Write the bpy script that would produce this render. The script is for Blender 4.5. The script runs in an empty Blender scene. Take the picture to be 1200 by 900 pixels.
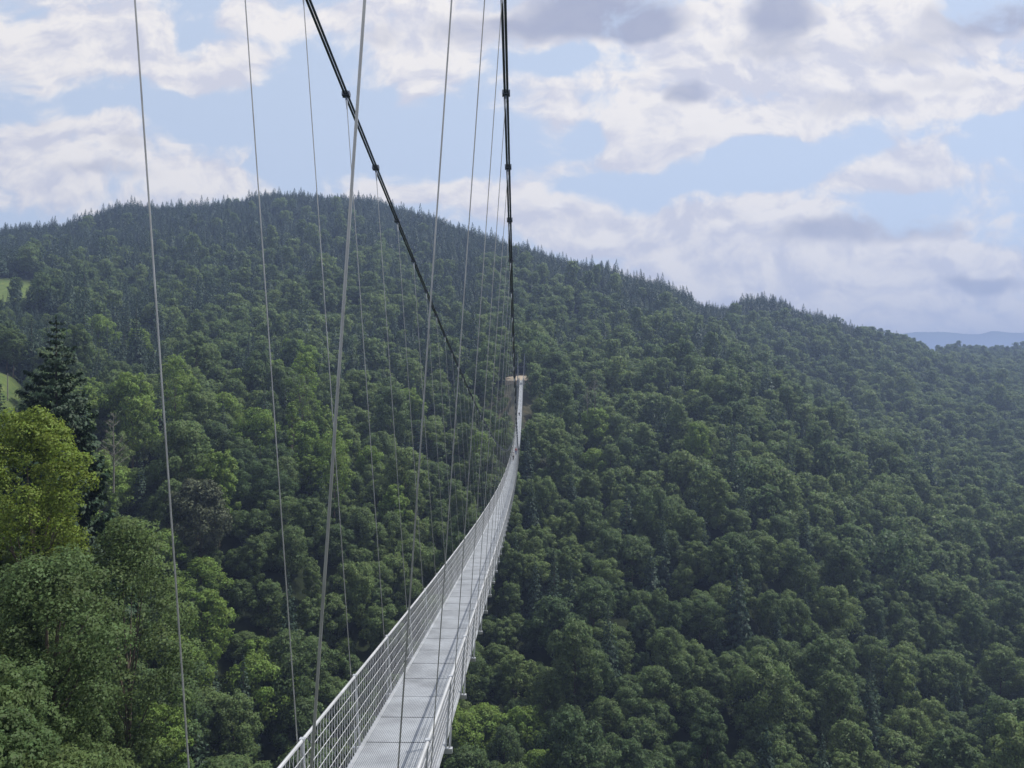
import bpy, bmesh, math, random
import numpy as np
from mathutils import Vector, Matrix, noise as mnoise
random.seed(7); rng = np.random.default_rng(11)
S = bpy.context.scene
COL = S.collection
R = math.radians

# ---------------------------------------------------------------- helpers
F, CX, CY, YAW = 901.0, 600.0, 450.0, 0.01687
def ray(u, v):
    a = (u-CX)/F; b = (CY-v)/F
    c, s = math.cos(YAW), math.sin(YAW)
    return (a*c - s, a*s + c, b)
def at(u, v, y):
    r = ray(u, v); t = y/r[1]
    return Vector((r[0]*t, y, r[2]*t))
def proj(x, y, z):
    c, s = math.cos(YAW), math.sin(YAW)
    a = x*c + y*s; d = -x*s + y*c
    return CX + F*a/d, CY - F*z/d

def tag(o, label=None, cat=None, group=None, kind=None):
    if label: o['label'] = label
    if cat: o['category'] = cat
    if group: o['group'] = group
    if kind: o['kind'] = kind
    return o
def link(o, parent=None):
    COL.objects.link(o)
    if parent is not None: o.parent = parent
    return o
def empty(name, loc=(0, 0, 0), rz=0):
    o = bpy.data.objects.new(name, None); o.location = loc; o.rotation_euler = (0, 0, rz)
    o.empty_display_size = .3
    return link(o)
def mesh_obj(name, verts, faces, mat, parent=None, smooth=False):
    me = bpy.data.meshes.new(name); me.from_pydata(verts, [], faces); me.update()
    if mat: me.materials.append(mat)
    if smooth: me.polygons.foreach_set('use_smooth', [True]*len(me.polygons))
    o = bpy.data.objects.new(name, me)
    return link(o, parent)

class MB:
    """collects boxes and tubes into one mesh"""
    def __init__(s): s.v = []; s.f = []
    def box(s, c, d, rot=None):
        i = len(s.v); c = Vector(c)
        for x in (-.5, .5):
            for y in (-.5, .5):
                for z in (-.5, .5):
                    p = Vector((x*d[0], y*d[1], z*d[2]))
                    if rot is not None: p = rot @ p
                    s.v.append(tuple(c+p))
        for q in ((0, 1, 3, 2), (4, 6, 7, 5), (0, 4, 5, 1), (2, 3, 7, 6), (0, 2, 6, 4), (1, 5, 7, 3)):
            s.f.append(tuple(i+k for k in q))
        return s
    def tube(s, pts, r, n=8, cap=True):
        pts = [Vector(p) for p in pts]; rr = r if isinstance(r, (list, tuple)) else [r]*len(pts)
        base = len(s.v); prev = None
        for k, p in enumerate(pts):
            t = (pts[min(k+1, len(pts)-1)] - pts[max(k-1, 0)]).normalized()
            if prev is None:
                a = Vector((0, 0, 1)) if abs(t.z) < .9 else Vector((1, 0, 0))
                prev = t.cross(a).normalized()
            prev = (prev - t*prev.dot(t)).normalized(); b = t.cross(prev)
            for j in range(n):
                an = 2*math.pi*j/n
                s.v.append(tuple(p + (prev*math.cos(an) + b*math.sin(an))*rr[k]))
        for k in range(len(pts)-1):
            for j in range(n):
                s.f.append((base+k*n+j, base+k*n+(j+1) % n, base+(k+1)*n+(j+1) % n, base+(k+1)*n+j))
        if cap:
            s.f.append(tuple(base+j for j in reversed(range(n))))
            e = base+(len(pts)-1)*n; s.f.append(tuple(e+j for j in range(n)))
        return s
    def build(s, name, mat, parent=None, smooth=False): return mesh_obj(name, s.v, s.f, mat, parent, smooth)

# ---------------------------------------------------------------- materials
def mat(name):
    m = bpy.data.materials.new(name); m.use_nodes = True
    return m, m.node_tree, m.node_tree.nodes['Principled BSDF']
def nd(nt, t, **kw):
    n = nt.nodes.new(t)
    for k, v in kw.items(): setattr(n, k, v)
    return n
def mathn(nt, op, a, b=None, clamp=False):
    n = nd(nt, 'ShaderNodeMath', operation=op, use_clamp=clamp)
    for i, v in enumerate((a, b)):
        if v is None: continue
        if isinstance(v, (int, float)): n.inputs[i].default_value = v
        else: nt.links.new(v, n.inputs[i])
    return n.outputs[0]
def simple(name, col, rough=.5, metal=0., var=.25, scale=8., spec=.5):
    m, nt, b = mat(name)
    tc = nd(nt, 'ShaderNodeTexCoord'); no = nd(nt, 'ShaderNodeTexNoise')
    no.inputs['Scale'].default_value = scale; no.inputs['Detail'].default_value = 5
    nt.links.new(tc.outputs['Object'], no.inputs['Vector'])
    cr = nd(nt, 'ShaderNodeValToRGB')
    cr.color_ramp.elements[0].position = .3; cr.color_ramp.elements[1].position = .7
    cr.color_ramp.elements[0].color = (*[c*(1-var) for c in col], 1)
    cr.color_ramp.elements[1].color = (*[min(1, c*(1+var)) for c in col], 1)
    nt.links.new(no.outputs['Fac'], cr.inputs['Fac']); nt.links.new(cr.outputs['Color'], b.inputs['Base Color'])
    b.inputs['Roughness'].default_value = rough; b.inputs['Metallic'].default_value = metal
    b.inputs['Specular IOR Level'].default_value = spec
    return m
def leafmat(name, c0, c1, trans=.3, patch=None, rough=.6):
    """foliage: c0..c1 picked per tree, a little per leaf; thin leaves let some light through"""
    m, nt, b = mat(name)
    oi = nd(nt, 'ShaderNodeObjectInfo')
    at_ = nd(nt, 'ShaderNodeAttribute', attribute_name='tint')
    mx = nd(nt, 'ShaderNodeMix', data_type='RGBA')
    mx.inputs[6].default_value = (*c0, 1); mx.inputs[7].default_value = (*c1, 1)
    fac = oi.outputs['Random']
    # stands of the same kind grow together: slow noise over the tree positions
    no = nd(nt, 'ShaderNodeTexNoise'); no.inputs['Scale'].default_value = .011; no.inputs['Detail'].default_value = 3
    nt.links.new(oi.outputs['Location'], no.inputs['Vector'])
    f2 = mathn(nt, 'MULTIPLY_ADD', no.outputs['Fac'], 1.9); f2.node.inputs[2].default_value = -.45
    fac = mathn(nt, 'ADD', mathn(nt, 'MULTIPLY', fac, .55), mathn(nt, 'MULTIPLY', f2, .45), True)
    nt.links.new(fac, mx.inputs[0])
    hs = nd(nt, 'ShaderNodeHueSaturation')
    nt.links.new(mx.outputs[2], hs.inputs['Color'])
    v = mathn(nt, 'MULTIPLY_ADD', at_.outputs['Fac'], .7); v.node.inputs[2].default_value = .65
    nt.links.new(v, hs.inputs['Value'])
    h = mathn(nt, 'MULTIPLY_ADD', at_.outputs['Fac'], .03); h.node.inputs[2].default_value = .485
    nt.links.new(h, hs.inputs['Hue'])
    nt.links.new(hs.outputs['Color'], b.inputs['Base Color'])
    b.inputs['Roughness'].default_value = rough; b.inputs['Specular IOR Level'].default_value = .25
    tr = nd(nt, 'ShaderNodeBsdfTranslucent')
    hs2 = nd(nt, 'ShaderNodeHueSaturation'); hs2.inputs['Value'].default_value = 1.5; hs2.inputs['Hue'].default_value = .49
    nt.links.new(hs.outputs['Color'], hs2.inputs['Color']); nt.links.new(hs2.outputs['Color'], tr.inputs['Color'])
    ms = nd(nt, 'ShaderNodeMixShader'); ms.inputs[0].default_value = trans
    out = nt.nodes['Material Output']
    nt.links.new(b.outputs[0], ms.inputs[1]); nt.links.new(tr.outputs[0], ms.inputs[2]); nt.links.new(ms.outputs[0], out.inputs['Surface'])
    return m
M = {}
M['leaf'] = leafmat('broadleaf', (.056, .102, .044), (.158, .220, .074), .42)
M['leaf_bright'] = leafmat('fresh_leaf', (.13, .21, .04), (.17, .25, .055), .35)
M['leaf_near'] = leafmat('maple_leaf', (.135, .195, .030), (.15, .205, .034), .34)
M['leaf_grey'] = leafmat('grey_leaf', (.070, .088, .050), (.085, .10, .055), .2)
M['needle'] = leafmat('needles', (.022, .046, .030), (.044, .076, .042), .18)
M['needle_near'] = leafmat('fir_needles', (.022, .046, .023), (.026, .052, .026), .12)
M['bark'] = simple('bark', (.10, .08, .06), .9, scale=3)
M['bark_dark'] = simple('fir_bark', (.035, .03, .025), .9, scale=3)
M['bare_wood'] = simple('bare_wood', (.17, .165, .14), .9, scale=3)
M['cable'] = simple('painted_strand', (.11, .13, .16), .45, .5, .2, 6)
M['clamp'] = simple('clamp_steel', (.12, .14, .18), .4, .7, .2, 9)
M['wire'] = simple('hanger_steel', (.38, .39, .38), .35, .55, .15, 4)
M['grating'] = simple('galvanised_grating', (.30, .325, .36), .5, .3, .2, 1.3)
M['galv'] = simple('galvanised_steel', (.50, .52, .54), .42, .55, .2, 2.2)
M['railwire'] = simple('rail_wire', (.55, .56, .57), .4, .4, .15, 2)
M['concrete'] = simple('concrete', (.36, .35, .33), .9, 0, .2, 1.4)
M['timber'] = simple('weathered_timber', (.17, .14, .105), .85, 0, .3, 4)
M['gravel'] = simple('gravel', (.34, .29, .22), .95, 0, .3, 2)
M['skin'] = simple('skin', (.55, .36, .27), .6, 0, .05)
M['hair'] = simple('hair', (.035, .025, .02), .7, 0, .2)
M['red'] = simple('red_cloth', (.50, .03, .05), .8, 0, .1)
M['blue'] = simple('blue_cloth', (.05, .08, .26), .8, 0, .1)
M['white'] = simple('white_cloth', (.75, .75, .73), .8, 0, .05)
M['dark'] = simple('dark_cloth', (.03, .032, .04), .8, 0, .1)

nt = M['cable'].node_tree; wv = nt.nodes.new('ShaderNodeTexWave'); wv.bands_direction = 'DIAGONAL'; wv.inputs['Scale'].default_value = 14; bpn = nt.nodes.new('ShaderNodeBump'); bpn.inputs['Strength'].default_value = .7; bpn.inputs['Distance'].default_value = .004
nt.links.new(nt.nodes['Texture Coordinate'].outputs['Object'], wv.inputs['Vector']); nt.links.new(wv.outputs['Fac'], bpn.inputs['Height']); nt.links.new(bpn.outputs[0], nt.nodes['Principled BSDF'].inputs['Normal'])

# ---------------------------------------------------------------- terrain: the far hillside, the valley, the near bank
# for columns of the view: (distance, ground height); measured from the ridge, the spurs and the bridge landing
TH = 17.0
def tops(y_v):                                           # tree-top row seen at that distance -> ground height under the tree
    return [(y, (CY-v)/F*y - TH) for y, v in y_v]
near_mid = [(-60, -4), (0, -9), (40, -46), (80, -80), (120, -104), (160, -117)]
PROF = {
 -700: [(-60, -3), (0, -8), (60, -12), (120, -18), (250, -5), (450, 45), (600, 82), (850, 120), (1000, 140), (1300, 60), (1700, 20)],
 0: [(-60, -4), (0, -9), (40, -24), (90, -23), (130, -27), (170, -24), (210, -15), (250, -6), (300, 5), (360, 13), (450, 31), (500, 47), (550, 68), (600, 85), (700, 108), (850, 145), (950, 181), (1000, 180), (1150, 140), (1700, 60)],
 65: [(-60, -4), (0, -9), (40, -29), (90, -30), (130, -38), (170, -46), (210, -38), (250, -28), (300, -16), (360, 0), (450, 28), (550, 58), (700, 101), (850, 147), (960, 188), (1020, 186), (1150, 140), (1700, 60)],
 150: [(-60, -4), (0, -9), (40, -36), (80, -48), (120, -66), (160, -76), (200, -66)] + tops([(250, 515), (300, 470), (360, 430), (450, 393), (550, 353), (700, 308), (850, 268), (960, 236), (1010, 234)]) + [(1150, 160), (1700, 60)],
 330: near_mid + [(200, -96)] + tops([(250, 575), (300, 512), (360, 462), (450, 408), (550, 358), (700, 308), (850, 268), (1000, 234), (1080, 221), (1130, 222)]) + [(1300, 180), (1700, 60)],
 430: near_mid + [(200, -108)] + tops([(250, 640), (300, 550), (360, 490), (450, 430), (550, 378), (700, 322), (850, 276), (1000, 238), (1050, 229), (1100, 230)]) + [(1300, 170), (1700, 60)],
 500: near_mid + [(200, -115)] + tops([(250, 690), (300, 590), (360, 518), (450, 450), (550, 400), (700, 342), (850, 292), (980, 254), (1040, 246), (1080, 247)]) + [(1300, 150), (1700, 60)],
 610: near_mid + [(200, -118), (250, -98), (300, -66), (360, -38), (410, -16), (448, .6), (470, 3)] + tops([(550, 398), (700, 345), (850, 304), (950, 285), (1000, 283)]) + [(1200, 110), (1700, 40)],
 690: near_mid + [(200, -118)] + tops([(250, 730), (300, 625), (360, 545), (450, 470), (550, 420), (700, 365), (850, 320), (930, 309), (980, 311)]) + [(1200, 80), (1700, 20)],
 770: near_mid + [(200, -118)] + tops([(250, 735), (300, 625), (360, 545), (450, 466), (550, 420), (700, 372), (850, 335), (910, 329), (960, 332)]) + [(1200, 60), (1700, 20)],
 830: near_mid + [(200, -118)] + tops([(250, 745), (300, 630), (360, 548), (450, 462), (550, 420), (700, 388), (850, 360), (920, 353), (980, 356)]) + [(1200, 40), (1700, 10)],
 890: near_mid + [(200, -118)] + tops([(250, 755), (300, 640), (360, 560), (420, 498), (480, 455), (530, 428), (600, 440), (750, 420), (850, 390), (950, 356), (1000, 347), (1040, 352)]) + [(1250, 30), (1700, 10)],
 960: near_mid + [(200, -118)] + tops([(250, 790), (300, 690), (360, 605), (420, 540), (480, 490), (520, 470), (600, 492), (750, 450), (900, 396), (1000, 368), (1040, 366), (1090, 372)]) + [(1300, 20), (1700, 10)],
 1050: near_mid + [(200, -120)] + tops([(250, 820), (300, 730), (360, 645), (420, 583), (480, 540), (510, 527), (600, 538), (750, 482), (900, 432), (1050, 402), (1150, 389), (1200, 391)]) + [(1400, 20), (1800, 10)],
 1120: near_mid + [(200, -120)] + tops([(250, 840), (300, 760), (360, 685), (420, 625), (500, 580), (600, 552), (750, 500), (900, 458), (1100, 428), (1300, 412), (1480, 407), (1530, 409)]) + [(1900, 0)],
 1200: near_mid + [(200, -120)] + tops([(250, 850), (300, 775), (360, 700), (420, 640), (500, 592), (600, 560), (750, 510), (900, 467), (1100, 436), (1350, 416), (1560, 408), (1620, 410)]) + [(1900, 10)],
 1900: near_mid + [(200, -120), (300, -110), (500, -85), (750, -60), (1100, -10), (1560, 50), (1700, 40), (1900, 10)],
}
UK = np.array(sorted(PROF)); YS = np.arange(-60, 1901, 10.0)
TAB = np.array([np.interp(YS, [p[0] for p in PROF[u]], [p[1] for p in PROF[u]]) for u in UK])
# smooth along the distance a little, so that slopes have no creases
k = np.array([1, 2, 3, 2, 1.])/9
TAB = np.array([np.convolve(np.pad(r, 2, mode='edge'), k, mode='valid') for r in TAB])
def vnoise(x, y, s, seed):
    return np.array([mnoise.noise(Vector((a/s+seed, b/s, seed*1.7))) for a, b in zip(np.ravel(x), np.ravel(y))]).reshape(np.shape(x))
def base_h(x, y):
    x = np.asarray(x, float); y = np.asarray(y, float)
    yy = np.maximum(y, 30.0)
    c, s = math.cos(YAW), math.sin(YAW)
    u = CX + F*(x*c+yy*s)/np.maximum(-x*s+yy*c, 20)
    u = np.clip(u, -699, 1899)
    i = np.clip(np.searchsorted(UK, u)-1, 0, len(UK)-2)
    t = (u-UK[i])/(UK[i+1]-UK[i]); t = t*t*(3-2*t)*.6 + t*.4
    j = np.clip((y+60)/10, 0, len(YS)-1.001); j0 = j.astype(int); fj = j-j0
    z = lambda ii: TAB[ii, j0]*(1-fj) + TAB[ii, j0+1]*fj
    return z(i)*(1-t) + z(i+1)*t
def amp(x, y):                                           # folds and gullies; calm near the bridge ends
    a = np.clip((np.asarray(y, float)-260)/300, 0.12, 1.)
    lx = np.hypot(np.asarray(x, float)+3, (np.asarray(y, float)-455)/1.0)
    return a*np.clip((lx-20)/60, 0, 1)
def ground(x, y):
    return base_h(x, y) + amp(x, y)*(7.5*vnoise(x, y, 120, 3.1) + 3.0*vnoise(x, y, 45, 9.3))
gx = np.concatenate([np.arange(-1500, -400, 20), np.arange(-400, 420, 8), np.arange(420, 2001, 20)]).astype(float)
gy = np.concatenate([np.arange(-60, 600, 8), np.arange(600, 1901, 16)]).astype(float)
GX, GY = np.meshgrid(gx, gy); GZ = ground(GX, GY)
nx, ny = len(gx), len(gy)
idx = np.arange(nx*ny).reshape(ny, nx)
faces = np.stack([idx[:-1, :-1], idx[:-1, 1:], idx[1:, 1:], idx[1:, :-1]], -1).reshape(-1, 4)
def pix_of(x, y, z):
    c, s = math.cos(YAW), math.sin(YAW)
    d = np.maximum(-x*s+y*c, 5)
    return CX + F*(x*c+y*s)/d, CY - F*z/d
GU, GV = pix_of(GX, GY, GZ)
def meadow_fn(x, y, z):
    """1 on the pastures (two clearings on the left slope)"""
    a = 1-np.hypot((x+378)/52, (y-525)/102)               # upper pasture
    b = np.minimum((-143-(y-225)*.62-x)/40, np.minimum((y-165)/25, (312-y)/25))               # lower pasture with the pole
    return np.maximum(np.clip(a*4, 0, 1), np.clip(b*2.5, 0, 1))
def bare_fn(x, y):
    """brown cleared strip under the far half of the bridge"""
    return np.clip((1-np.hypot((x+9)/13, (y-415)/40))*3, 0, 1)
g_me = meadow_fn(GX, GY, GZ); g_ba = bare_fn(GX, GY)
me = bpy.data.meshes.new('hillside')
me.from_pydata(np.stack([GX, GY, GZ], -1).reshape(-1, 3).tolist(), [], faces.tolist())
me.polygons.foreach_set('use_smooth', np.ones(len(me.polygons), bool))
for nme, arr in (('meadow', g_me), ('bare', g_ba)):
    a = me.attributes.new(nme, 'FLOAT', 'POINT'); a.data.foreach_set('value', arr.reshape(-1).astype(np.float32))
m, nt, b = mat('forest_floor')
tc = nd(nt, 'ShaderNodeTexCoord'); no = nd(nt, 'ShaderNodeTexNoise'); no.inputs['Scale'].default_value = .35; no.inputs['Detail'].default_value = 8
nt.links.new(tc.outputs['Object'], no.inputs['Vector'])
def ramp(fac, c0, c1):
    cr = nd(nt, 'ShaderNodeValToRGB'); e = cr.color_ramp.elements
    e[0].position = .3; e[1].position = .72; e[0].color = (*c0, 1); e[1].color = (*c1, 1)
    nt.links.new(fac, cr.inputs['Fac']); return cr.outputs['Color']
fl = ramp(no.outputs['Fac'], (.012, .019, .010), (.030, .040, .017))
gr = ramp(no.outputs['Fac'], (.060, .100, .028), (.125, .155, .046))
br = ramp(no.outputs['Fac'], (.030, .034, .020), (.085, .075, .052))
for nme, c in (('meadow', gr), ('bare', br)):
    a = nd(nt, 'ShaderNodeAttribute', attribute_name=nme)
    mx = nd(nt, 'ShaderNodeMix', data_type='RGBA'); nt.links.new(a.outputs['Fac'], mx.inputs[0])
    nt.links.new(fl, mx.inputs[6]); nt.links.new(c, mx.inputs[7]); fl = mx.outputs[2]
nt.links.new(fl, b.inputs['Base Color']); b.inputs['Roughness'].default_value = .95; b.inputs['Specular IOR Level'].default_value = .1
bp = nd(nt, 'ShaderNodeBump'); bp.inputs['Strength'].default_value = .6; bp.inputs['Distance'].default_value = .6
nt.links.new(no.outputs['Fac'], bp.inputs['Height']); nt.links.new(bp.outputs[0], b.inputs['Normal'])
M['floor'] = m
me.materials.append(m)
o = link(bpy.data.objects.new('hillside_terrain', me)); tag(o, kind='structure')
# lowlands out to the far hills
m = simple('lowland', (.045, .065, .03), .95, 0, .4, .004, .1)
o = mesh_obj('ground', [(-14000, -3000, -140), (16000, -3000, -140), (16000, 15000, -140), (-14000, 15000, -140)], [(0, 1, 2, 3)], m); tag(o, kind='structure')
# the blue range at the horizon
xs = np.linspace(-4200, 12500, 420); dep = np.array([9200, 9600, 10100, 10700, 11400])
vv = []
for d, w in zip(dep, (0, .45, .8, 1, .7)):
    for x in xs:
        u = proj(x, 10700, 0)[0]
        prof = np.interp(u, [200, 700, 1000, 1052, 1075, 1110, 1135, 1150, 1163, 1180, 1200, 1300, 1600], [398, 396, 394, 393, 391, 391, 393.5, 393.5, 389.5, 391.5, 392, 395, 397])
        z = (CY-prof)/F*10700
        n_ = mnoise.fractal(Vector((x/1500, d/1500, 2.)), 1., 2., 5)
        n2 = abs(mnoise.noise(Vector((x/60, d/90, 1.)))) * 9 + abs(mnoise.noise(Vector((x/27, d/90, 4.))))*8
        vv.append((x, d, -140 + (z+140)*w + (n_*110*w*(1-w)*4 if w < 1 else 0) + (n2 if w >= .7 else 0)))
n = len(xs); ff = [(r*n+i, r*n+i+1, (r+1)*n+i+1, (r+1)*n+i) for r in range(4) for i in range(n-1)]
o = mesh_obj('distant_hills', vv, ff, simple('far_wood', (.04, .06, .035), .95, 0, .55, .0022, .1), smooth=True); tag(o, kind='structure')

# ---------------------------------------------------------------- trees
def cards(name, C, N, size, tint, m, asp=.75, extra=None, SN=None):
    """a mesh of small folded leaf-spray faces at C, facing N"""
    n = len(C); N = N/np.maximum(np.linalg.norm(N, axis=1, keepdims=True), 1e-6)
    rv = rng.normal(size=(n, 3)); T = np.cross(N, rv); T /= np.maximum(np.linalg.norm(T, axis=1, keepdims=True), 1e-6)
    if extra is not None:
        T = extra - N*np.sum(extra*N, axis=1, keepdims=True); T /= np.maximum(np.linalg.norm(T, axis=1, keepdims=True), 1e-6)
    B = np.cross(N, T); s = size[:, None]
    V = np.stack([C - T*s*.5, C - B*s*asp*.5 + N*s*.12, C + T*s*.5, C + B*s*asp*.5 + N*s*.12], 1).reshape(-1, 3)
    fcs = np.arange(n*4).reshape(n, 4)
    me = bpy.data.meshes.new(name); me.from_pydata(V.tolist(), [], fcs.tolist())
    a = me.attributes.new('tint', 'FLOAT', 'FACE'); a.data.foreach_set('value', tint.astype(np.float32))
    me.materials.append(m); me.polygons.foreach_set('use_smooth', np.ones(n, bool)); me.update()
    if SN is not None:                                   # a spray of leaves scatters light like the round bough it sits on
        SN = SN/np.maximum(np.linalg.norm(SN, axis=1, keepdims=True), 1e-6)
        me.normals_split_custom_set_from_vertices(np.repeat(SN, 4, axis=0).tolist())
    return me
def sphere_dirs(n):
    d = rng.normal(size=(n, 3)); return d/np.linalg.norm(d, axis=1, keepdims=True)
def broad_pts(H, Rr, z0, nl, per, lobe, size, seed, egg=.5, skew=.12):
    """crown of nl boughs, each a loose clump of leaf sprays"""
    r = np.random.default_rng(seed); C = []; N = []; Sz = []; T = []; L = []; G = []
    hc = (H-z0)
    for i in range(nl):
        t = (i+.5)/nl; th = i*2.399963 + r.uniform(-.4, .4)
        zz = t**.8                                       # height in the crown
        prof = math.sin(math.pi*min(1, zz*(1-egg*.35)+.17*egg))**.75 if zz < 1 else .1
        rad = Rr*prof*r.uniform(.30, 1.08)*(1-.15*(zz > .9))
        lr = Rr*lobe*r.uniform(.55, 1.35)
        c = np.array([math.cos(th)*rad + skew*Rr*r.normal()*.5, math.sin(th)*rad + skew*Rr*r.normal()*.5, z0 + zz*(hc-lr*.8)])
        L.append((c, lr))
        k = int(per*r.uniform(.7, 1.3)*(lr/(Rr*lobe))**2)
        d = r.normal(size=(k, 3)); d[:, 2] += .45; d /= np.linalg.norm(d, axis=1, keepdims=True)
        q = lr*(1 - np.abs(r.normal(0, .16, k)))[:, None]*np.array([1, 1, .85])
        bump = 1 + .22*np.sin(d[:, :1]*5+seed)*np.sin(d[:, 1:2]*6+i) + .12*np.sin(d[:, 2:]*9+i*2)
        C.append(c + d*q*bump); nn = d*.8 + np.array([0, 0, .3]) + r.normal(0, .5, (k, 3)); N.append(nn)
        ax = c + d*q*bump - np.array([0, 0, z0+.45*hc]); ax /= np.linalg.norm(ax, axis=1, keepdims=True)
        G.append(d*.85 + ax*.4 + np.array([0, 0, .1]) + r.normal(0, .36, (k, 3)))
        Sz.append(size*r.uniform(.6, 1.4, k)); T.append(np.clip(r.normal(.5, .22, k) + r.normal(0, .1), 0, 1))
    return np.concatenate(C), np.concatenate(N), np.concatenate(Sz), np.concatenate(T), L, np.concatenate(G)
def trunk_mb(H, r0, lobes=None, top=.8, nl=9):
    wob = .02 if lobes else .0
    mb = MB(); pts = [(random.gauss(0, 1)*wob*H*t, random.gauss(0, 1)*wob*H*t, H*top*t - .6*(t == 0)) for t in (0, .12, .35, .6, .8, 1)]
    mb.tube(pts, [r0*1.35, r0, r0*.8, r0*.55, r0*.35, r0*.12], 7)
    if lobes:
        for c, lr in random.sample(lobes, min(nl, len(lobes))):
            zb = max(H*.2, c[2]*.62); k = zb/(H*top)
            a = Vector((0, 0, zb)); e = Vector(c); mid = a.lerp(e, .5) + Vector((0, 0, -.05*H*random.random()))
            mb.tube([a, mid, e], [r0*.4*(1.1-k), r0*.26, r0*.07], 5)
    return mb
def conifer_pts(H, Rb, z0, step, nb, seg, size, seed, droop=.35, lift=.15, ragged=.25, power=.85):
    r = np.random.default_rng(seed); C = []; N = []; Sz = []; T = []; E = []; G = []
    z = z0; w = 0
    while z < H-.25:
        t = (z-z0)/(H-z0); L0 = Rb*(1-t)**power + .18
        k = max(3, int(nb*(.45+.55*(1-t))))
        for j in range(k):
            th = 2*math.pi*j/k + w*.7 + r.uniform(-.25, .25); L = L0*r.uniform(1-ragged, 1+ragged*.6)
            if r.random() < .06: L *= .5
            dirx = np.array([math.cos(th), math.sin(th), 0])
            ns = max(2, int(seg*(L/Rb)**1.4 + 1.5))
            for s in range(ns):
                f = min(1, max(.12, math.sqrt((s+r.uniform(.2, 1))/ns)))
                wd = min(.5*L, math.pi*L*f/k*1.15)
                sd = r.uniform(-1, 1)*wd*(1.15-f*.75)
                side = np.array([-dirx[1], dirx[0], 0])*sd
                p = dirx*L*f + np.array([0, 0, z - droop*L*f + lift*L*f*f*2 - .25*abs(sd) + r.normal(0, .035)*L])
                C.append(p+side); N.append(np.array([0, 0, .6]) + dirx*.8 + r.normal(0, .5, 3)); G.append(dirx + np.array([0, 0, .2 + .7*f]) + r.normal(0, .3, 3))
                E.append(dirx + np.array([0, 0, -.45]) + r.normal(0, .35, 3))
                Sz.append(size*r.uniform(.7, 1.35)*(.42+.75*(1-t))); T.append(np.clip(r.normal(.3+.4*f, .16), 0, 1))  # tint rises towards the branch tips: tip highlights put into the needle colour
        z += step*(.75+.5*(1-t)); w += 1
    for s in range(5):                                   # leader shoot
        C.append(np.array([0, 0, H-.2*s])); N.append(r.normal(size=3)); E.append(np.array([0, 0, 1.])); G.append(np.array([.3, 0, 1.])); Sz.append(size*.6); T.append(.6)
    return tuple(np.array(q) for q in (C, N, Sz, T, E, G))
def conifer_mesh(name, m, **kw):
    C, N, Sz, T, E, G = conifer_pts(**kw); return cards(name, C, N, Sz, T, m, .62, E, G)

# crown kinds: hi for the individual trees, lo for the wood that reads as one mass
BH = [(25, 4.6, 7.0, .9, .12), (15, 4.9, 3.0, .4, .25), (20, 6.4, 4.5, .5, .12), (23, 5.8, 5.5, .75, .10), (18, 7.0, 4.0, .35, .16), (23, 6.2, 6.0, .6, .2), (18, 5.3, 3.5, .9, .08), (20, 7.2, 5.0, .45, .25)]
NB = len(BH); broad = []; broad_lo = []
for i, (H, Rr, z0, egg, sk) in enumerate(BH):
    C, N, Sz, T, L, G = broad_pts(H, Rr, z0, 62, 260, .27, .46, 100+i, egg, sk)
    crown = cards('crown_leaves', C, N, Sz, T, M['leaf'], SN=G)
    tr = trunk_mb(H, .28, L)
    broad.append((crown, tr, H, Rr))
    C, N, Sz, T, L, G = broad_pts(H, Rr, z0, 44, 62, .31, .95, 200+i, egg, sk)
    broad_lo.append(cards('wood_crown', C, N, Sz, T, M['leaf'], SN=G))
conif = []; conif_lo = []
for i, (H, Rb) in enumerate(((24, 4.2), (27, 4.6), (20, 3.7), (25, 3.9))):
    conif.append((conifer_mesh('spruce_needles', M['needle'], H=H, Rb=Rb, z0=2.2, step=.75, nb=9, seg=20, size=1.05, seed=40+i, power=.95), trunk_mb(H, .26, None, .97), H, Rb))
    conif_lo.append(conifer_mesh('wood_spruce', M['needle'], H=H, Rb=Rb*1.3, z0=2.5, step=.95, nb=8, seg=8, size=1.6, seed=60+i, power=1.0))

def with_mat(me, m):
    c = me.copy(); c.materials.clear(); c.materials.append(m); return c
bright = [with_mat(b_[0], M['leaf_bright']) for b_ in broad]
greyl = [with_mat(b_[0], M['leaf_grey']) for b_ in broad]
trunk_me = []
for b_ in broad+conif:
    me = bpy.data.meshes.new('trunk'); me.from_pydata(b_[1].v, [], b_[1].f); me.materials.append(M['bark']); me.update(); trunk_me.append(me)

def add_tree(name, crown_me, trunk_m, loc, rz, s, label, cat, group=None, crown_name='crown', sz=None):
    t = empty(name, loc, rz); t.scale = (s, s, sz or s)
    o = link(bpy.data.objects.new(crown_name, crown_me), t)
    o = link(bpy.data.objects.new('trunk', trunk_m), t)
    return tag(t, label, cat, group)

# ---- the wood: a jittered planting of the whole view, then split into individuals and mass
spots = []
def gz1(x, y): return float(ground(np.array([x]), np.array([y]))[0])
yy = 14.0
P = []
while yy < 1680:
    step = 2.4 if yy < 60 else 4.2 if yy < 700 else 5.0
    ul, ur = -170, 1370
    xl = at(ul, 450, yy).x; xr = at(ur, 450, yy).x
    xs_ = np.arange(xl, xr, step)
    P.append(np.stack([xs_ + rng.uniform(-.42, .42, len(xs_))*step, yy + rng.uniform(-.42, .42, len(xs_))*step], -1))
    yy += step
P = np.concatenate(P)
PZ = ground(P[:, 0], P[:, 1])
PU, PV = pix_of(P[:, 0], P[:, 1], PZ)
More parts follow.
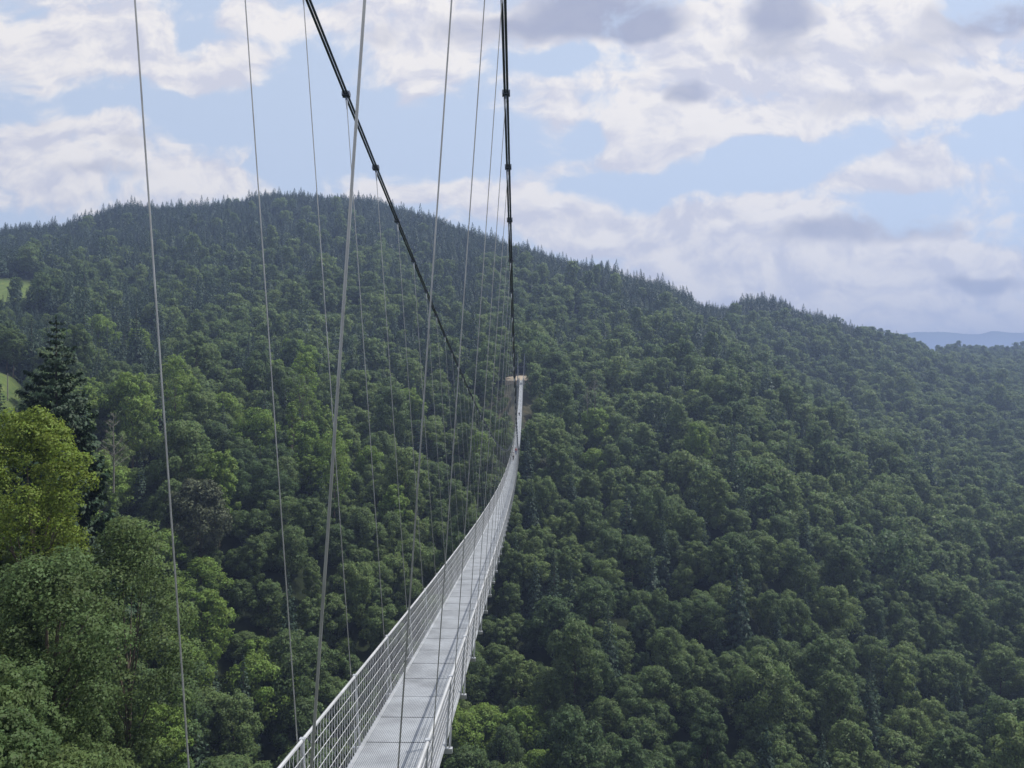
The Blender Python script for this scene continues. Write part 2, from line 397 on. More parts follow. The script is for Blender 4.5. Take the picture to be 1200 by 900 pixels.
# visibility against the terrain: running maximum of elevation along the view
keep = np.ones(len(P), bool)
top_el = (PZ+24)/P[:, 1]
for f_ in (.35, .45, .55, .64, .72, .79, .85, .9, .94, .97):
    q = P*f_; keep &= ~((ground(q[:, 0], q[:, 1])+4)/q[:, 1] > top_el)
keep &= meadow_fn(P[:, 0], P[:, 1], PZ) < .02 + .9*((rng.random(len(P)) < .08) & (P[:, 1] > 400))
keep &= (bare_fn(P[:, 0], P[:, 1]) < .05) | (rng.random(len(P)) < .8)
bx_ = -2.22
keep &= ~((np.abs(P[:, 0]-bx_) < 7) & (P[:, 1] > 395) & (P[:, 1] < 452))
keep &= ~((np.abs(P[:, 0]-bx_-1) < 11) & (P[:, 1] > 440) & (P[:, 1] < 470))
# nothing of the wood may stand in front of the camera's near left corner, where the named trees stand
keep &= ~((P[:, 1] < 128) & (PU < 220) & (PV - 7*F/P[:, 1] < 560)) & ~((P[:, 1] < 96) & (PU > 220))
P, PZ, PU, PV = P[keep], PZ[keep], PU[keep], PV[keep]
n1 = vnoise(P[:, 0], P[:, 1], 95, 5.5); n2 = vnoise(P[:, 0], P[:, 1], 38, 8.1)
tv = PV - 18*F/P[:, 1]                                    # where its top is seen
ridge = np.interp(PU, [-200, 0, 100, 200, 330, 430, 500, 600, 700, 770, 820, 850, 890, 920, 1000, 1050, 1060, 1400], [275, 262, 243, 230, 221, 228, 245, 282, 312, 330, 352, 355, 345, 355, 375, 388, 405, 408])
below = tv - ridge
pc = np.where(PU < 560, np.interp(below, [0, 40, 75, 120, 200], [.97, .95, .60, .30, .20]), np.interp(below, [0, 18, 40, 90], [.93, .75, .25, .10]))
pc = np.where(PU > 1000, pc*np.interp(PU, [1000, 1060], [.8, .25]), pc)
pc = pc + (1.6*n1 + .8*n2)*np.clip(pc*(1-pc)*3, 0, .5)
# spruce stand on the left slope behind the fir
pc = np.where((PU > 20) & (PU < 190) & (tv > 330) & (tv < 425), np.maximum(pc, .8), pc)
pc = np.where((PU < 1010) & (below < 13), 1., pc)
pc = np.where((PU < 1000) & (tv > 430), np.minimum(pc, .12), pc)
isc = rng.random(len(P)) < pc
scl = np.clip(rng.normal(.98, np.where(isc, .22, .2)), .5, 1.5)*np.where(isc, np.interp(below, [0, 60], [.85, 1.]), 1.)
scl *= np.where((PU > 868) & (PU < 925) & (below < 40), 1.3, 1.)*np.where((PU > 812) & (PU < 858) & (below < 25), .62, 1.)
scl = np.where((P[:, 1] < 128) & (PU < 220), .3 + .08*rng.random(len(P)), scl); isc &= P[:, 1] > 128
scl = np.where((PU > 860) & (PU < 930) & (below < 40), np.clip(scl, .85, 1.15), scl)
scl = np.where((P[:, 0] < -262) & (P[:, 1] > 400) & (P[:, 1] < 480) & (PU < 75), scl*.35, scl)
scl = np.where((P[:, 0] < -225) & (P[:, 1] > 335) & (P[:, 1] <= 400) & (PU < 60), scl*.6, scl)
scl = np.where((PU > 1025) & (below < 14), scl*.7, scl)
scl = np.where(bare_fn(P[:, 0], P[:, 1]) > .05, .16 + .14*rng.random(len(P)), scl)
rot = rng.uniform(0, 6.283, len(P))
kindi = np.where(isc, NB + rng.integers(0, 4, len(P)), rng.integers(0, NB, len(P)))
# bridge clearance: no crown may reach the walkway
dz = -4.946 - .11998*P[:, 1] + .00029856*P[:, 1]**2
keep = ~((np.abs(P[:, 0]-bx_) < 7) & (PZ + 31*scl > dz-2.5) & (P[:, 1] < 452))
P, PZ, PU, PV, isc, scl, rot, kindi, below, tv = [a[keep] for a in (P, PZ, PU, PV, isc, scl, rot, kindi, below, tv)]
# wide crowns need room: no two broadleaf trees nearer than their crowns allow
cellsz = 9.0; grid = {}; kp = np.ones(len(P), bool)
order = rng.permutation(len(P))
for i in order:
    x_, y_ = P[i]; ci, cj = int(x_//cellsz), int(y_//cellsz); need = (5.2 if isc[i] else 7.6)*scl[i]*(.8 if P[i, 1] < 128 else 1)
    ok = True
    for a in (-1, 0, 1):
        for b_ in (-1, 0, 1):
            for j in grid.get((ci+a, cj+b_), ()):
                lim = need if isc[j] == isc[i] else 6.2*min(1, scl[i]*1.5)
                if (P[j, 0]-x_)**2 + (P[j, 1]-y_)**2 < lim*lim: ok = False
    if ok: grid.setdefault((ci, cj), []).append(i)
    else: kp[i] = False
P, PZ, PU, PV, isc, scl, rot, kindi, below, tv = [a[kp] for a in (P, PZ, PU, PV, isc, scl, rot, kindi, below, tv)]
size_px = np.where(isc, 5, 9)*scl*F/P[:, 1]
inframe = (P[:, 1] > 96) & (PU > -15) & (PU < 1215) & (tv > 200) & (tv < 895)
def pick(mask, n):
    c = np.where(mask & inframe)[0]
    return c[np.argsort(-size_px[c])[:n]]
upper = tv < 545
ind = np.unique(np.concatenate([pick(~isc & upper, 170), pick(~isc & ~upper, 115), pick(isc & upper, 70), pick(isc & ~upper, 20)]))
N_TREES = (len(P), len(ind))

sclz = scl*np.clip(rng.normal(1, .13, len(P)), .75, 1.3)
sclz = np.where(isc & (below < 40), sclz*.76, sclz); scl = np.where(isc & (below < 40), scl*1.22, scl)
# mass: one object, instances on points
rest = np.setdiff1d(np.arange(len(P)), ind)
pm = bpy.data.meshes.new('wood_points')
pm.from_pydata([(float(a), float(b_), float(c_)-.4) for (a, b_), c_ in zip(P[rest], PZ[rest])], [], [])
for nme, typ, arr in (('kind', 'INT', (kindi + (NB+4)*(P[:, 1] < 340))[rest].astype(np.int32)), ('scl', 'FLOAT', scl[rest].astype(np.float32)), ('sclz', 'FLOAT', sclz[rest].astype(np.float32)), ('rot', 'FLOAT', rot[rest].astype(np.float32))):
    a = pm.attributes.new(nme, typ, 'POINT'); a.data.foreach_set('value', arr)
wood = link(bpy.data.objects.new('hillside_forest', pm))
tag(wood, 'dense mixed forest of broadleaf trees and dark spruces covering the far hillside up to its ridge', 'forest', kind='stuff')
ng = bpy.data.node_groups.new('plant_wood', 'GeometryNodeTree')
ng.interface.new_socket('Geometry', in_out='INPUT', socket_type='NodeSocketGeometry')
ng.interface.new_socket('Geometry', in_out='OUTPUT', socket_type='NodeSocketGeometry')
gi = ng.nodes.new('NodeGroupInput'); go = ng.nodes.new('NodeGroupOutput'); jn = ng.nodes.new('GeometryNodeJoinGeometry')
def named(nm, dt):
    n = ng.nodes.new('GeometryNodeInputNamedAttribute'); n.data_type = dt; n.inputs['Name'].default_value = nm; return n.outputs['Attribute']
kn, sn, rn = named('kind', 'INT'), named('scl', 'FLOAT'), named('rot', 'FLOAT')
sx_ = ng.nodes.new('ShaderNodeCombineXYZ'); ng.links.new(sn, sx_.inputs[0]); ng.links.new(sn, sx_.inputs[1]); ng.links.new(named('sclz', 'FLOAT'), sx_.inputs[2])
cx_ = ng.nodes.new('ShaderNodeCombineXYZ'); ng.links.new(rn, cx_.inputs[2])
for i, pme in enumerate(broad_lo + conif_lo + [q[0] for q in broad] + [q[0] for q in conif]):
    po = bpy.data.objects.new('wood_source', pme)        # not linked to the scene: only its geometry is read
    oi = ng.nodes.new('GeometryNodeObjectInfo'); oi.inputs['Object'].default_value = po; oi.inputs['As Instance'].default_value = True
    cp = ng.nodes.new('FunctionNodeCompare'); cp.data_type = 'INT'; cp.operation = 'EQUAL'
    ng.links.new(kn, cp.inputs[2]); cp.inputs[3].default_value = i
    ip = ng.nodes.new('GeometryNodeInstanceOnPoints')
    ng.links.new(gi.outputs[0], ip.inputs['Points']); ng.links.new(cp.outputs[0], ip.inputs['Selection'])
    ng.links.new(oi.outputs['Geometry'], ip.inputs['Instance']); ng.links.new(cx_.outputs[0], ip.inputs['Rotation']); ng.links.new(sx_.outputs[0], ip.inputs['Scale'])
    ng.links.new(ip.outputs[0], jn.inputs[0])
ng.links.new(jn.outputs[0], go.inputs[0])
md = wood.modifiers.new('plant', 'NODES'); md.node_group = ng

# individuals, each with a label that says where it is to be found
ORD = ['topmost', 'second', 'third', 'fourth', 'fifth', 'sixth', 'seventh', 'eighth', 'ninth', 'tenth', 'eleventh', 'twelfth', 'thirteenth', 'fourteenth', 'fifteenth', 'sixteenth', 'seventeenth', 'eighteenth', 'nineteenth', 'twentieth']
def where(u):
    for lim, w in ((70, 'at the left edge'), (135, 'right of the dark fir'), (175, 'left of the leftmost hanger'), (215, 'behind the leftmost hanger'), (250, 'right of the leftmost hanger'), (295, 'left of the second hanger'),
                   (345, 'behind the second hanger'), (400, 'behind the thick hanger'), (455, 'left of the middle hangers'), (520, 'behind the middle hangers'), (590, 'left of the walkway'),
                   (640, 'right of the walkway'), (680, 'right of the far landing'), (725, 'well right of the far landing'), (770, 'left of the right-hand spur'), (840, 'on the open right slope'), (910, 'on the right-hand spur'),
                   (980, 'below the right ridge notch'), (1050, 'below the wooded ridge end'), (1130, 'below the blue hills'), (1300, 'at the right edge')):
        if u < lim: return w
BRIGHT = np.array([(203, 432), (340, 480), (352, 425), (290, 440), (385, 520), (425, 500), (575, 520), (120, 460), (365, 510)])
cells = {}
style = {}
for i in ind:
    u, v = PU[i], tv[i]
    d = np.min(np.hypot(BRIGHT[:, 0]-u, BRIGHT[:, 1]-v))
    if isc[i]: st = 'conifer'
    elif d < 13 or random.random() < (.34 if u < 480 and v > 395 else .10 if u < 620 else .02): st = 'bright'
    elif random.random() < .03: st = 'grey'
    else: st = 'green'
    if st == 'bright' and isc[i]: st = 'conifer'
    sh = 'large' if scl[i] > 1.12 else 'small' if scl[i] < .9 else 'mid-sized'
    band = 'mid slope' if v < 440 else 'lower slope' if v < 545 else 'valley side' if v < 700 else 'valley bottom'
    style[i] = (st, sh, band); cells.setdefault((st, sh, band, where(u)), []).append(i)
desc = {'conifer': 'dark spruce', 'bright': 'lime-green broadleaf', 'grey': 'grey-green broadleaf', 'green': 'deep green broadleaf'}
for (st, sh, band, w), lst in cells.items():
    lst.sort(key=lambda i: tv[i])
    for r_, i in enumerate(lst):
        rank = '' if len(lst) == 1 else (ORD[r_] + ' ' if r_ else 'topmost ')
        lab = f"{rank}{sh} {desc[st]} {w}, {band}"
        k_ = int(kindi[i])
        if st == 'conifer': cm = conif[k_-NB][0]
        else: cm = {'bright': bright, 'grey': greyl, 'green': [b_[0] for b_ in broad]}[st][k_]
        add_tree('spruce_tree' if st == 'conifer' else 'broadleaf_tree', cm, trunk_me[k_], (P[i, 0], P[i, 1], PZ[i]-.3), rot[i], scl[i], lab, 'tree',
                 'spruces standing in the valley forest' if st == 'conifer' else 'broadleaf trees of the valley forest', sz=sclz[i])

# ---- the named trees at the left
loc = at(66, 372, 88); H = loc.z - gz1(loc.x, 88)
C, N, Sz, T, E, G = conifer_pts(H=H, Rb=7.3, z0=1.5, step=.95, nb=11, seg=300, size=.74, seed=5, droop=.2, lift=.2, ragged=.45, power=.66)
fir = cards('fir_needles', C, N, Sz, T, M['needle_near'], .6, E, G)
tm = trunk_mb(H, .38, None, .98); me = bpy.data.meshes.new('trunk'); me.from_pydata(tm.v, [], tm.f); me.materials.append(M['bark_dark'])
add_tree('fir_tree', fir, me, (loc.x, 88, loc.z-H), .4, 1, 'tall dark fir with ragged branch tiers, nearest conifer at the left edge', 'tree')
def near_broad(u, vtop, y, Rr, nl, per, size, seed, m, label, name='broadleaf_tree', egg=.45, lobe=.3, z0f=.25):
    loc = at(u, vtop, y); zg = gz1(loc.x, y); H = loc.z - zg
    C, N, Sz, T, L, G = broad_pts(H, Rr, H*z0f, nl, per, lobe, size, seed, egg, .12)
    cm = cards('crown_leaves', C, N, Sz, T, m, SN=G); tm = trunk_mb(H, .3, L, .8, 14)
    me = bpy.data.meshes.new('trunk'); me.from_pydata(tm.v, [], tm.f); me.materials.append(M['bark'])
    return add_tree(name, cm, me, (loc.x, y, zg-.2), seed, 1, label, 'tree')
near_broad(34, 474, 62, 5.7, 80, 560, .19, 301, M['leaf_near'], 'sunlit yellow-green maple crown in front of the tall dark fir', egg=.2, lobe=.22)
near_broad(-75, 478, 66, 5.0, 60, 450, .2, 302, M['leaf_near'], 'yellow-green maple half cut off by the left edge of the view')
near_broad(150, 600, 74, 5.2, 60, 480, .24, 303, M['leaf'], 'deep green broadleaf below and right of the sunlit maple')
near_broad(60, 640, 50, 4.6, 60, 550, .19, 304, M['leaf'], 'deep green broadleaf directly below the sunlit maple')
near_broad(15, 402, 330, 7.5, 40, 150, .6, 305, M['leaf'], 'round green tree standing alone above the lower pasture')
near_broad(128, 448, 262, 6.0, 44, 150, .55, 306, M['leaf'], 'pale green dome-shaped tree right beside the tall dark fir')
near_broad(205, 415, 300, 6.6, 44, 150, .55, 307, M['leaf_bright'], 'brightest lime-green round tree crossed by the leftmost hanger wire')
near_broad(342, 470, 285, 3.2, 30, 130, .5, 308, M['leaf_bright'], 'slim lime-green tree between dark crowns left of the crossing wires')
near_broad(355, 412, 330, 6.4, 40, 150, .55, 309, M['leaf_bright'], 'wide bright green tree above the slim lime-green tree')
near_broad(392, 503, 275, 6.5, 44, 150, .55, 310, M['leaf_bright'], 'bright green tree at the foot of the thick right-hand hanger wire')

def bare_tree(u, vtop, y, H, seed, label):
    rr = random.Random(seed); loc = at(u, vtop, y); mb = MB()
    tr = [(0, 0, -.5), (.1, 0, H*.4), (-.1, .1, H*.75), (0, 0, H)]
    mb.tube(tr, [.2, .16, .09, .02], 6)
    br_ = MB()
    for k_ in range(46):
        z = H*rr.uniform(.3, .97); a = rr.uniform(0, 6.28); L = (H-z)*rr.uniform(.25, .5)+.5
        d = Vector((math.cos(a), math.sin(a), rr.uniform(.5, 1.1))).normalized()
        p0 = Vector((0, 0, z)); p1 = p0+d*L
        br_.tube([p0, p0.lerp(p1, .5)+Vector((0, 0, -.1)), p1], [.05, .035, .015], 4)
        for q in range(3):
            f_ = rr.uniform(.3, .9); s0 = p0.lerp(p1, f_); d2 = (d+Vector((rr.uniform(-1, 1), rr.uniform(-1, 1), rr.uniform(-.2, .8)))*.8).normalized()
            br_.tube([s0, s0+d2*L*.35], [.028, .01], 4)
    t = empty('bare_tree', (loc.x, y, loc.z-H)); tag(t, label, 'tree')
    mb.build('trunk', M['bare_wood'], t); br_.build('branches', M['bare_wood'], t)
bare_tree(133, 484, 165, 17, 1, 'leafless pale grey tree right of the sunlit maple')
bare_tree(697, 440, 395, 18, 2, 'dead grey tree on the slope right of the far landing, taller of the two')
bare_tree(688, 455, 385, 13, 3, 'dead grey tree on the slope right of the far landing, shorter of the two')

# utility pole and fence post on the lower pasture
def pole(u, vb, y, H, r, label, name, arm=True):
    loc = at(u, vb, y); zg = gz1(loc.x, y); t = empty(name, (loc.x, y, zg)); tag(t, label, name.split('_')[-1])
    MB().tube([(0, 0, -.5), (0, 0, H*.5), (0, 0, H)], [r, r*.9, r*.75], 10).build('shaft', M['bare_wood'], t)
    if arm:
        MB().box((0, 0, H*.93), (1.2, .12, .12)).build('cross_arm', M['bare_wood'], t)
    else:
        MB().tube([(0, 0, H), (0, 0, H+.05)], [r*.8, r*.3], 10).build('cap', M['galv'], t)
pole(9, 462, 262, 9.0, .20, 'pale wooden pole standing on the lower pasture', 'utility_pole')
pole(20, 458, 255, 2.2, .14, 'short pale post right of the pole on the lower pasture', 'fence_post', False)

# ---------------------------------------------------------------- the suspension footbridge
SC = .66
HW0 = SC*2.5898/2; XC = -SC*3.36446; MID = SC*342.18; LEN = 450.7
def deck_z(y): return -4.946 - .119977*y + (.000197049/SC)*y*y
def cab_h(y): return SC*(1.76885*((y-MID)/SC/100)**2 + 2.653)
def cab(side, y):
    h = cab_h(y); return Vector((XC + side*(HW0 + .070356*h), y, deck_z(y)+h))
ST = [SC*(6.096+5*k_) for k_ in range(-1, 136)]
ST = [y for y in ST if y < LEN-1]
bridge = empty('suspension_bridge', (XC, 0, deck_z(0)))
tag(bridge, 'long steel suspension footbridge with twin main cables, wire hangers and narrow grey walkway', 'bridge')
B0 = Vector((XC, 0, deck_z(0)))
def L(p): return tuple(Vector(p)-B0)
ys = [-3 + i*(LEN+3)/320 for i in range(321)]
# walkway: grating between edge beams, with a joint at each panel
wk = MB()
w = HW0*.80
prev = None
for a_, b_ in zip(ys[:-1], ys[1:]):
    za, zb = deck_z(a_), deck_z(b_); g = .012
    i = len(wk.v)
    for (yy_, zz_) in ((a_+g, za), (b_-g, zb)):
        for xx, dz_ in ((-w, 0), (w, 0), (w, -.05), (-w, -.05)): wk.v.append(L((XC+xx, yy_, zz_+dz_)))
    for q in ((0, 1, 5, 4), (1, 2, 6, 5), (2, 3, 7, 6), (3, 0, 4, 7), (0, 3, 2, 1), (4, 5, 6, 7)): wk.f.append(tuple(i+k_ for k_ in q))
gm, nt, b = mat('walkway_grating')
tc = nd(nt, 'ShaderNodeTexCoord'); bk = nd(nt, 'ShaderNodeTexBrick'); bk.offset = 0
bk.inputs['Scale'].default_value = 1; bk.inputs['Brick Width'].default_value = .034; bk.inputs['Row Height'].default_value = .034
bk.inputs['Mortar Size'].default_value = .006; bk.inputs['Color1'].default_value = (.10, .11, .12, 1); bk.inputs['Color2'].default_value = (.13, .14, .15, 1); bk.inputs['Mortar'].default_value = (.48, .51, .55, 1)
nt.links.new(tc.outputs['Object'], bk.inputs['Vector']); wn = nd(nt, 'ShaderNodeTexNoise'); wn.inputs['Scale'].default_value = 1.1; wn.inputs['Detail'].default_value = 6; wn.inputs['Roughness'].default_value = .65; nt.links.new(tc.outputs['Object'], wn.inputs['Vector'])
wr = nd(nt, 'ShaderNodeMapRange'); wr.inputs[1].default_value = .3; wr.inputs[2].default_value = .7; wr.inputs[3].default_value = .6; wr.inputs[4].default_value = 1.1; nt.links.new(wn.outputs['Fac'], wr.inputs[0])
wm = nd(nt, 'ShaderNodeHueSaturation'); nt.links.new(bk.outputs['Color'], wm.inputs['Color']); nt.links.new(wr.outputs[0], wm.inputs['Value'])
nt.links.new(wm.outputs['Color'], b.inputs['Base Color']); b.inputs['Roughness'].default_value = .5; b.inputs['Metallic'].default_value = .25
wk.build('walkway', gm, bridge)
for side in (-1, 1):
    sidepath = lambda off, dz_: [L((XC+side*(w+off), y, deck_z(y)+dz_)) for y in ys]
    MB().tube(sidepath(.045, -.03), .05, 6).build('edge_beam', M['galv'], bridge)
    MB().tube([L((XC+side*(HW0+.02), y, deck_z(y)+1.22)) for y in ys], .026, 8).build('handrail', M['railwire'], bridge)
    net = MB()
    for q in range(1, 6):
        f_ = q/6; net.tube([L((XC+side*(w+.05+(HW0-w-.03)*f_), y, deck_z(y)+1.2*f_)) for y in ys], .007, 4)
    # woven net: two families of slanting wires between the walkway and the handrail
    y = -2.0
    while y < 150:
        for dd in (-1, 1):
            p0 = (XC+side*(w+.05), y, deck_z(y)+.02); p1 = (XC+side*(HW0+.02), y+dd*.5, deck_z(y+dd*.5)+1.21)
            net.tube([L(p0), L(p1)], .0048, 3, False)
        y += .17
    net.build('safety_net', M['railwire'], bridge)
for side in (-1, 1):
    MB().tube([L((XC+side*w*.72, y, deck_z(y)-.16)) for y in ys], .03, 6).build('deck_cable', M['cable'], bridge)
NEAR = 50
def frame_mb(y):
    z = deck_z(y); mb = MB()
    mb.box(L((XC, y, z-.105)), (2*HW0+.1, .09, .09))
    return mb
def post_mb(side, y):
    z = deck_z(y); mb = MB()
    mb.tube([L((XC+side*(w+.10), y, z-.08)), L((XC+side*(HW0+.02), y, z+1.24))], .022, 6)
    mb.box(L((XC+side*(HW0+.02), y, z+1.235)), (.07, .07, .04))
    return mb
far_b = MB(); far_p = MB(); far_h = MB(); far_c = {-1: MB(), 1: MB()}
def merge(dst, src):
    i = len(dst.v); dst.v += src.v; dst.f += [tuple(i+k_ for k_ in f_) for f_ in src.f]
def clamp_mb(side, y):
    p = cab(side, y); q = cab(side, y+.05); t = (q-p).normalized(); mb = MB()
    x = Vector((1, 0, 0)); n_ = t.cross(x).normalized()
    rot = Matrix((x, t, -n_)).transposed()
    if rot.determinant() < 0: rot = Matrix((x, t, n_)).transposed()
    c = Vector(L(p))
    mb.box(c, (.175, .13, .085), rot); mb.box(c, (.105, .125, .118), rot)
    for dx in (-.075, .075):
        for dy in (-.038, .038):
            o_ = rot @ Vector((dx, dy, 0)); up = rot @ Vector((0, 0, 1))
            mb.tube([c+o_-up*.062, c+o_+up*.062], .013, 6)
    # lug under the clamp, drawn towards the walkway
    dn = (Vector((XC+side*HW0, y, deck_z(y)))-p).normalized()
    mb.tube([c+dn*.03, c+dn*.15], [.032, .022], 6)
    return mb
def hanger_mb(side, y, n=6):
    p = cab(side, y); e = Vector((XC+side*HW0, y, deck_z(y)-.06)); dn = (e-p).normalized()
    mb = MB(); mb.tube([L(p+dn*.14), L(e)], .0088, n); return mb, p, e, dn
for side in (-1, 1):
    cb = MB(); cs = [-2 + i*(LEN+2)/420 for i in range(421)]
    for off in (-.031, .031):
        cb.tube([L(cab(side, y)+Vector((off, 0, 0))) for y in cs], .0275, 8)
    co = cb.build('main_cable', M['cable'], bridge, True)
    for k_, y in enumerate(ST):
        cm = clamp_mb(side, y)
        if k_ < NEAR: cm.build('cable_clamp', M['clamp'], co)
        else: merge(far_c[side], cm)
    tag(far_c[side].build('cable_clamp', M['clamp'], co), kind='stuff')
for k_, y in enumerate(ST):
    fb = frame_mb(y)
    if k_ < 100: fb.build('cross_beam', M['galv'], bridge)
    else: merge(far_b, fb)
    for side in (-1, 1):
        hm, p, e, dn = hanger_mb(side, y)
        if k_ < NEAR:
            h_ = hm.build('hanger', M['wire'], bridge)
            sk = MB(); sk.tube([L(p+dn*.11), L(p+dn*.15), L(p+dn*.30), L(p+dn*.36)], [.020, .024, .018, .010], 8)
            sk.box(L(p+dn*.115), (.05, .02, .06)); sk.build('socket', M['galv'], h_)
            sk = MB(); sk.tube([L(e-dn*.42), L(e-dn*.34), L(e-dn*.06), L(e)], [.010, .018, .020, .022], 8); sk.build('socket', M['galv'], h_)
            post_mb(side, y).build('rail_post', M['galv'], bridge)
        else:
            merge(far_h, hm); merge(far_p, post_mb(side, y))
tag(far_h.build('hanger', M['wire'], bridge), kind='stuff'); tag(far_p.build('rail_post', M['galv'], bridge), kind='stuff')
if far_b.v: tag(far_b.build('cross_beam', M['galv'], bridge), kind='stuff')

# far pylon, abutment and landing
zt = deck_z(LEN); py = LEN+.3
pyl = empty('bridge_pylon', (XC, py, zt-1)); tag(pyl, 'slim grey steel pylon at the far end of the footbridge', 'pylon')
for side in (-1, 1):
    c = cab(side, LEN)
    MB().tube([(side*2.3, 0, -.5), (c.x-XC, 0, c.z-zt+1.2)], [.17, .12], 10).build('column', M['clamp'], pyl)
    MB().box((c.x-XC, 0, c.z-zt+1.28), (.42, .5, .2)).build('saddle', M['clamp'], pyl)
MB().tube([(-2.1, 0, 9.0), (2.1, 0, 9.0)], .09, 8).build('cross_tie', M['clamp'], pyl)
ab = empty('bridge_abutment', (XC, LEN+1.2, zt-2)); tag(ab, 'grey concrete abutment carrying the far end of the walkway', 'abutment')
bm = bmesh.new(); bmesh.ops.create_cube(bm, size=1); bmesh.ops.scale(bm, vec=(4.4, 2.4, 3.4), verts=bm.verts); bmesh.ops.bevel(bm, geom=bm.edges, offset=.08, segments=2, affect='EDGES')
me = bpy.data.meshes.new('block'); bm.to_mesh(me); bm.free(); me.materials.append(M['concrete']); o = link(bpy.data.objects.new('block', me), ab); o.location = (0, 1.15, -.05)
for side in (-1, 1):
    bm = bmesh.new(); bmesh.ops.create_cube(bm, size=1); bmesh.ops.scale(bm, vec=(.7, 1.2, 1.5), verts=bm.verts); bmesh.ops.bevel(bm, geom=bm.edges, offset=.06, segments=2, affect='EDGES')
    me = bpy.data.meshes.new('cheek'); bm.to_mesh(me); bm.free(); me.materials.append(M['concrete']); o = link(bpy.data.objects.new('cheek', me), ab); o.location = (side*1.45, .3, 2.36)
# gravel landing terrace
tv_ = [(XC-9.5, LEN+2.5), (XC-4, LEN+1.6), (XC+4, LEN+1.6), (XC+8.5, LEN+3.0), (XC+8, LEN+11), (XC-1, LEN+13), (XC-9, LEN+10)]
vv = [(x, y, zt+.02 + (y-LEN-1.6)*.26 + (x-XC)*.03) for x, y in tv_] + [(x, y, zt-5) for x, y in tv_]; n = len(tv_)
o = mesh_obj('landing_terrace', vv, [tuple(range(n))] + [(i, i+n, (i+1) % n+n, (i+1) % n) for i in range(n)], M['gravel']); tag(o, kind='structure')
rl = empty('timber_railing', (XC, LEN+2, zt)); tag(rl, 'brown timber railing round the gravel landing at the far bridge end', 'railing')
def rail(pts):
    for a_, b_ in zip(pts[:-1], pts[1:]):
        A = Vector((a_[0]-XC, a_[1]-LEN-2, .02+(a_[1]-LEN-1.6)*.26+(a_[0]-XC)*.03)); Bp = Vector((b_[0]-XC, b_[1]-LEN-2, .02+(b_[1]-LEN-1.6)*.26+(b_[0]-XC)*.03))
        rr_ = MB()
        for h in (.55, 1.05): rr_.tube([A+Vector((0, 0, h)), Bp+Vector((0, 0, h))], .07, 6)
        rr_.build('rail', M['timber'], rl)
        nn = max(1, int((Bp-A).length/2))
        for q in range(nn+1):
            c = A.lerp(Bp, q/nn); MB().tube([c+Vector((0, 0, -.3)), c+Vector((0, 0, 1.15))], .075, 6).build('post', M['timber'], rl)
rail([tv_[1], tv_[0], tv_[6], tv_[5], tv_[4], tv_[3]])
# ---------------------------------------------------------------- people on the walkway
def skinned(name, joints, bones, radii, m, parent, root=0):
    me = bpy.data.meshes.new(name); me.from_pydata(joints, bones, []); o = link(bpy.data.objects.new(name, me), parent)
    sm = o.modifiers.new('skin', 'SKIN'); sm.use_smooth_shade = True
    if not me.skin_vertices: me.skin_vertices.new()
    for i, r_ in enumerate(radii):
        me.skin_vertices[0].data[i].radius = (r_, r_) if not isinstance(r_, tuple) else r_
        me.skin_vertices[0].data[i].use_root = (i == root)
    ss = o.modifiers.new('sub', 'SUBSURF'); ss.levels = 1; ss.render_levels = 2
    me.materials.append(m); return o
def person(x, y, face, top, legs, label, stride=.16, hgt=1.75):
    t = empty('person', (x, y, deck_z(y)), face); t.scale = (hgt/1.75,)*3; tag(t, label, 'person', None)
    s_ = stride
    J = [(0, 0, .95), (0, 0, 1.15), (0, .01, 1.38), (0, .02, 1.50), (0, .03, 1.58), (0, .03, 1.70),
         (.10, 0, .90), (.10, s_*.6, .50), (.10, s_-.06, .09), (.10, s_+.10, .03), (-.10, 0, .90), (-.10, -s_*.2, .50), (-.10, -s_-.10, .10), (-.10, -s_+.06, .03),
         (.19, 0, 1.41), (.25, -s_*.5, 1.14), (.25, -s_*.2+.05, .90), (.25, -s_*.1+.08, .80), (-.19, 0, 1.41), (-.25, s_*.3, 1.14), (-.25, s_*.9+.05, .92), (-.25, s_+.08, .82)]
    E_ = [(0, 1), (1, 2), (2, 3), (3, 4), (4, 5), (0, 6), (6, 7), (7, 8), (8, 9), (0, 10), (10, 11), (11, 12), (12, 13), (2, 14), (14, 15), (15, 16), (16, 17), (2, 18), (18, 19), (19, 20), (20, 21)]
    rd = [.13, .12, .14, .055, .085, .085, .085, .06, .042, .035, .085, .06, .042, .035, .055, .042, .033, .038, .055, .042, .033, .038]
    skinned('body', J, E_, rd, M['skin'], t)
    skinned('jacket', [J[0], J[1], J[2], (0, .02, 1.46), J[14], J[15], J[16], J[18], J[19], J[20]], [(0, 1), (1, 2), (2, 3), (2, 4), (4, 5), (5, 6), (2, 7), (7, 8), (8, 9)], [.155, .145, .165, .075, .075, .06, .05, .075, .06, .05], top, t)
    skinned('trousers', [(0, 0, .98), J[6], J[7], J[8], J[10], J[11], J[12]], [(0, 1), (1, 2), (2, 3), (0, 4), (4, 5), (5, 6)], [.15, .10, .075, .058, .10, .075, .058], legs, t)
    bm = bmesh.new(); bmesh.ops.create_uvsphere(bm, u_segments=12, v_segments=8, radius=.105)
    for v_ in bm.verts: v_.co.z = max(v_.co.z, -.03 if v_.co.y > -.02 else -.1); v_.co.y *= 1.1
    me = bpy.data.meshes.new('hair'); bm.to_mesh(me); bm.free(); me.materials.append(M['hair']); h_ = link(bpy.data.objects.new('hair', me), t); h_.location = (0, .005, 1.69)
person(XC+.12, SC*274, math.pi, M['red'], M['blue'], 'person in red top and blue trousers walking on the bridge walkway')
person(XC-.28, SC*250, math.pi, M['white'], M['dark'], 'person in white top nearest of the walkers on the bridge', .2)
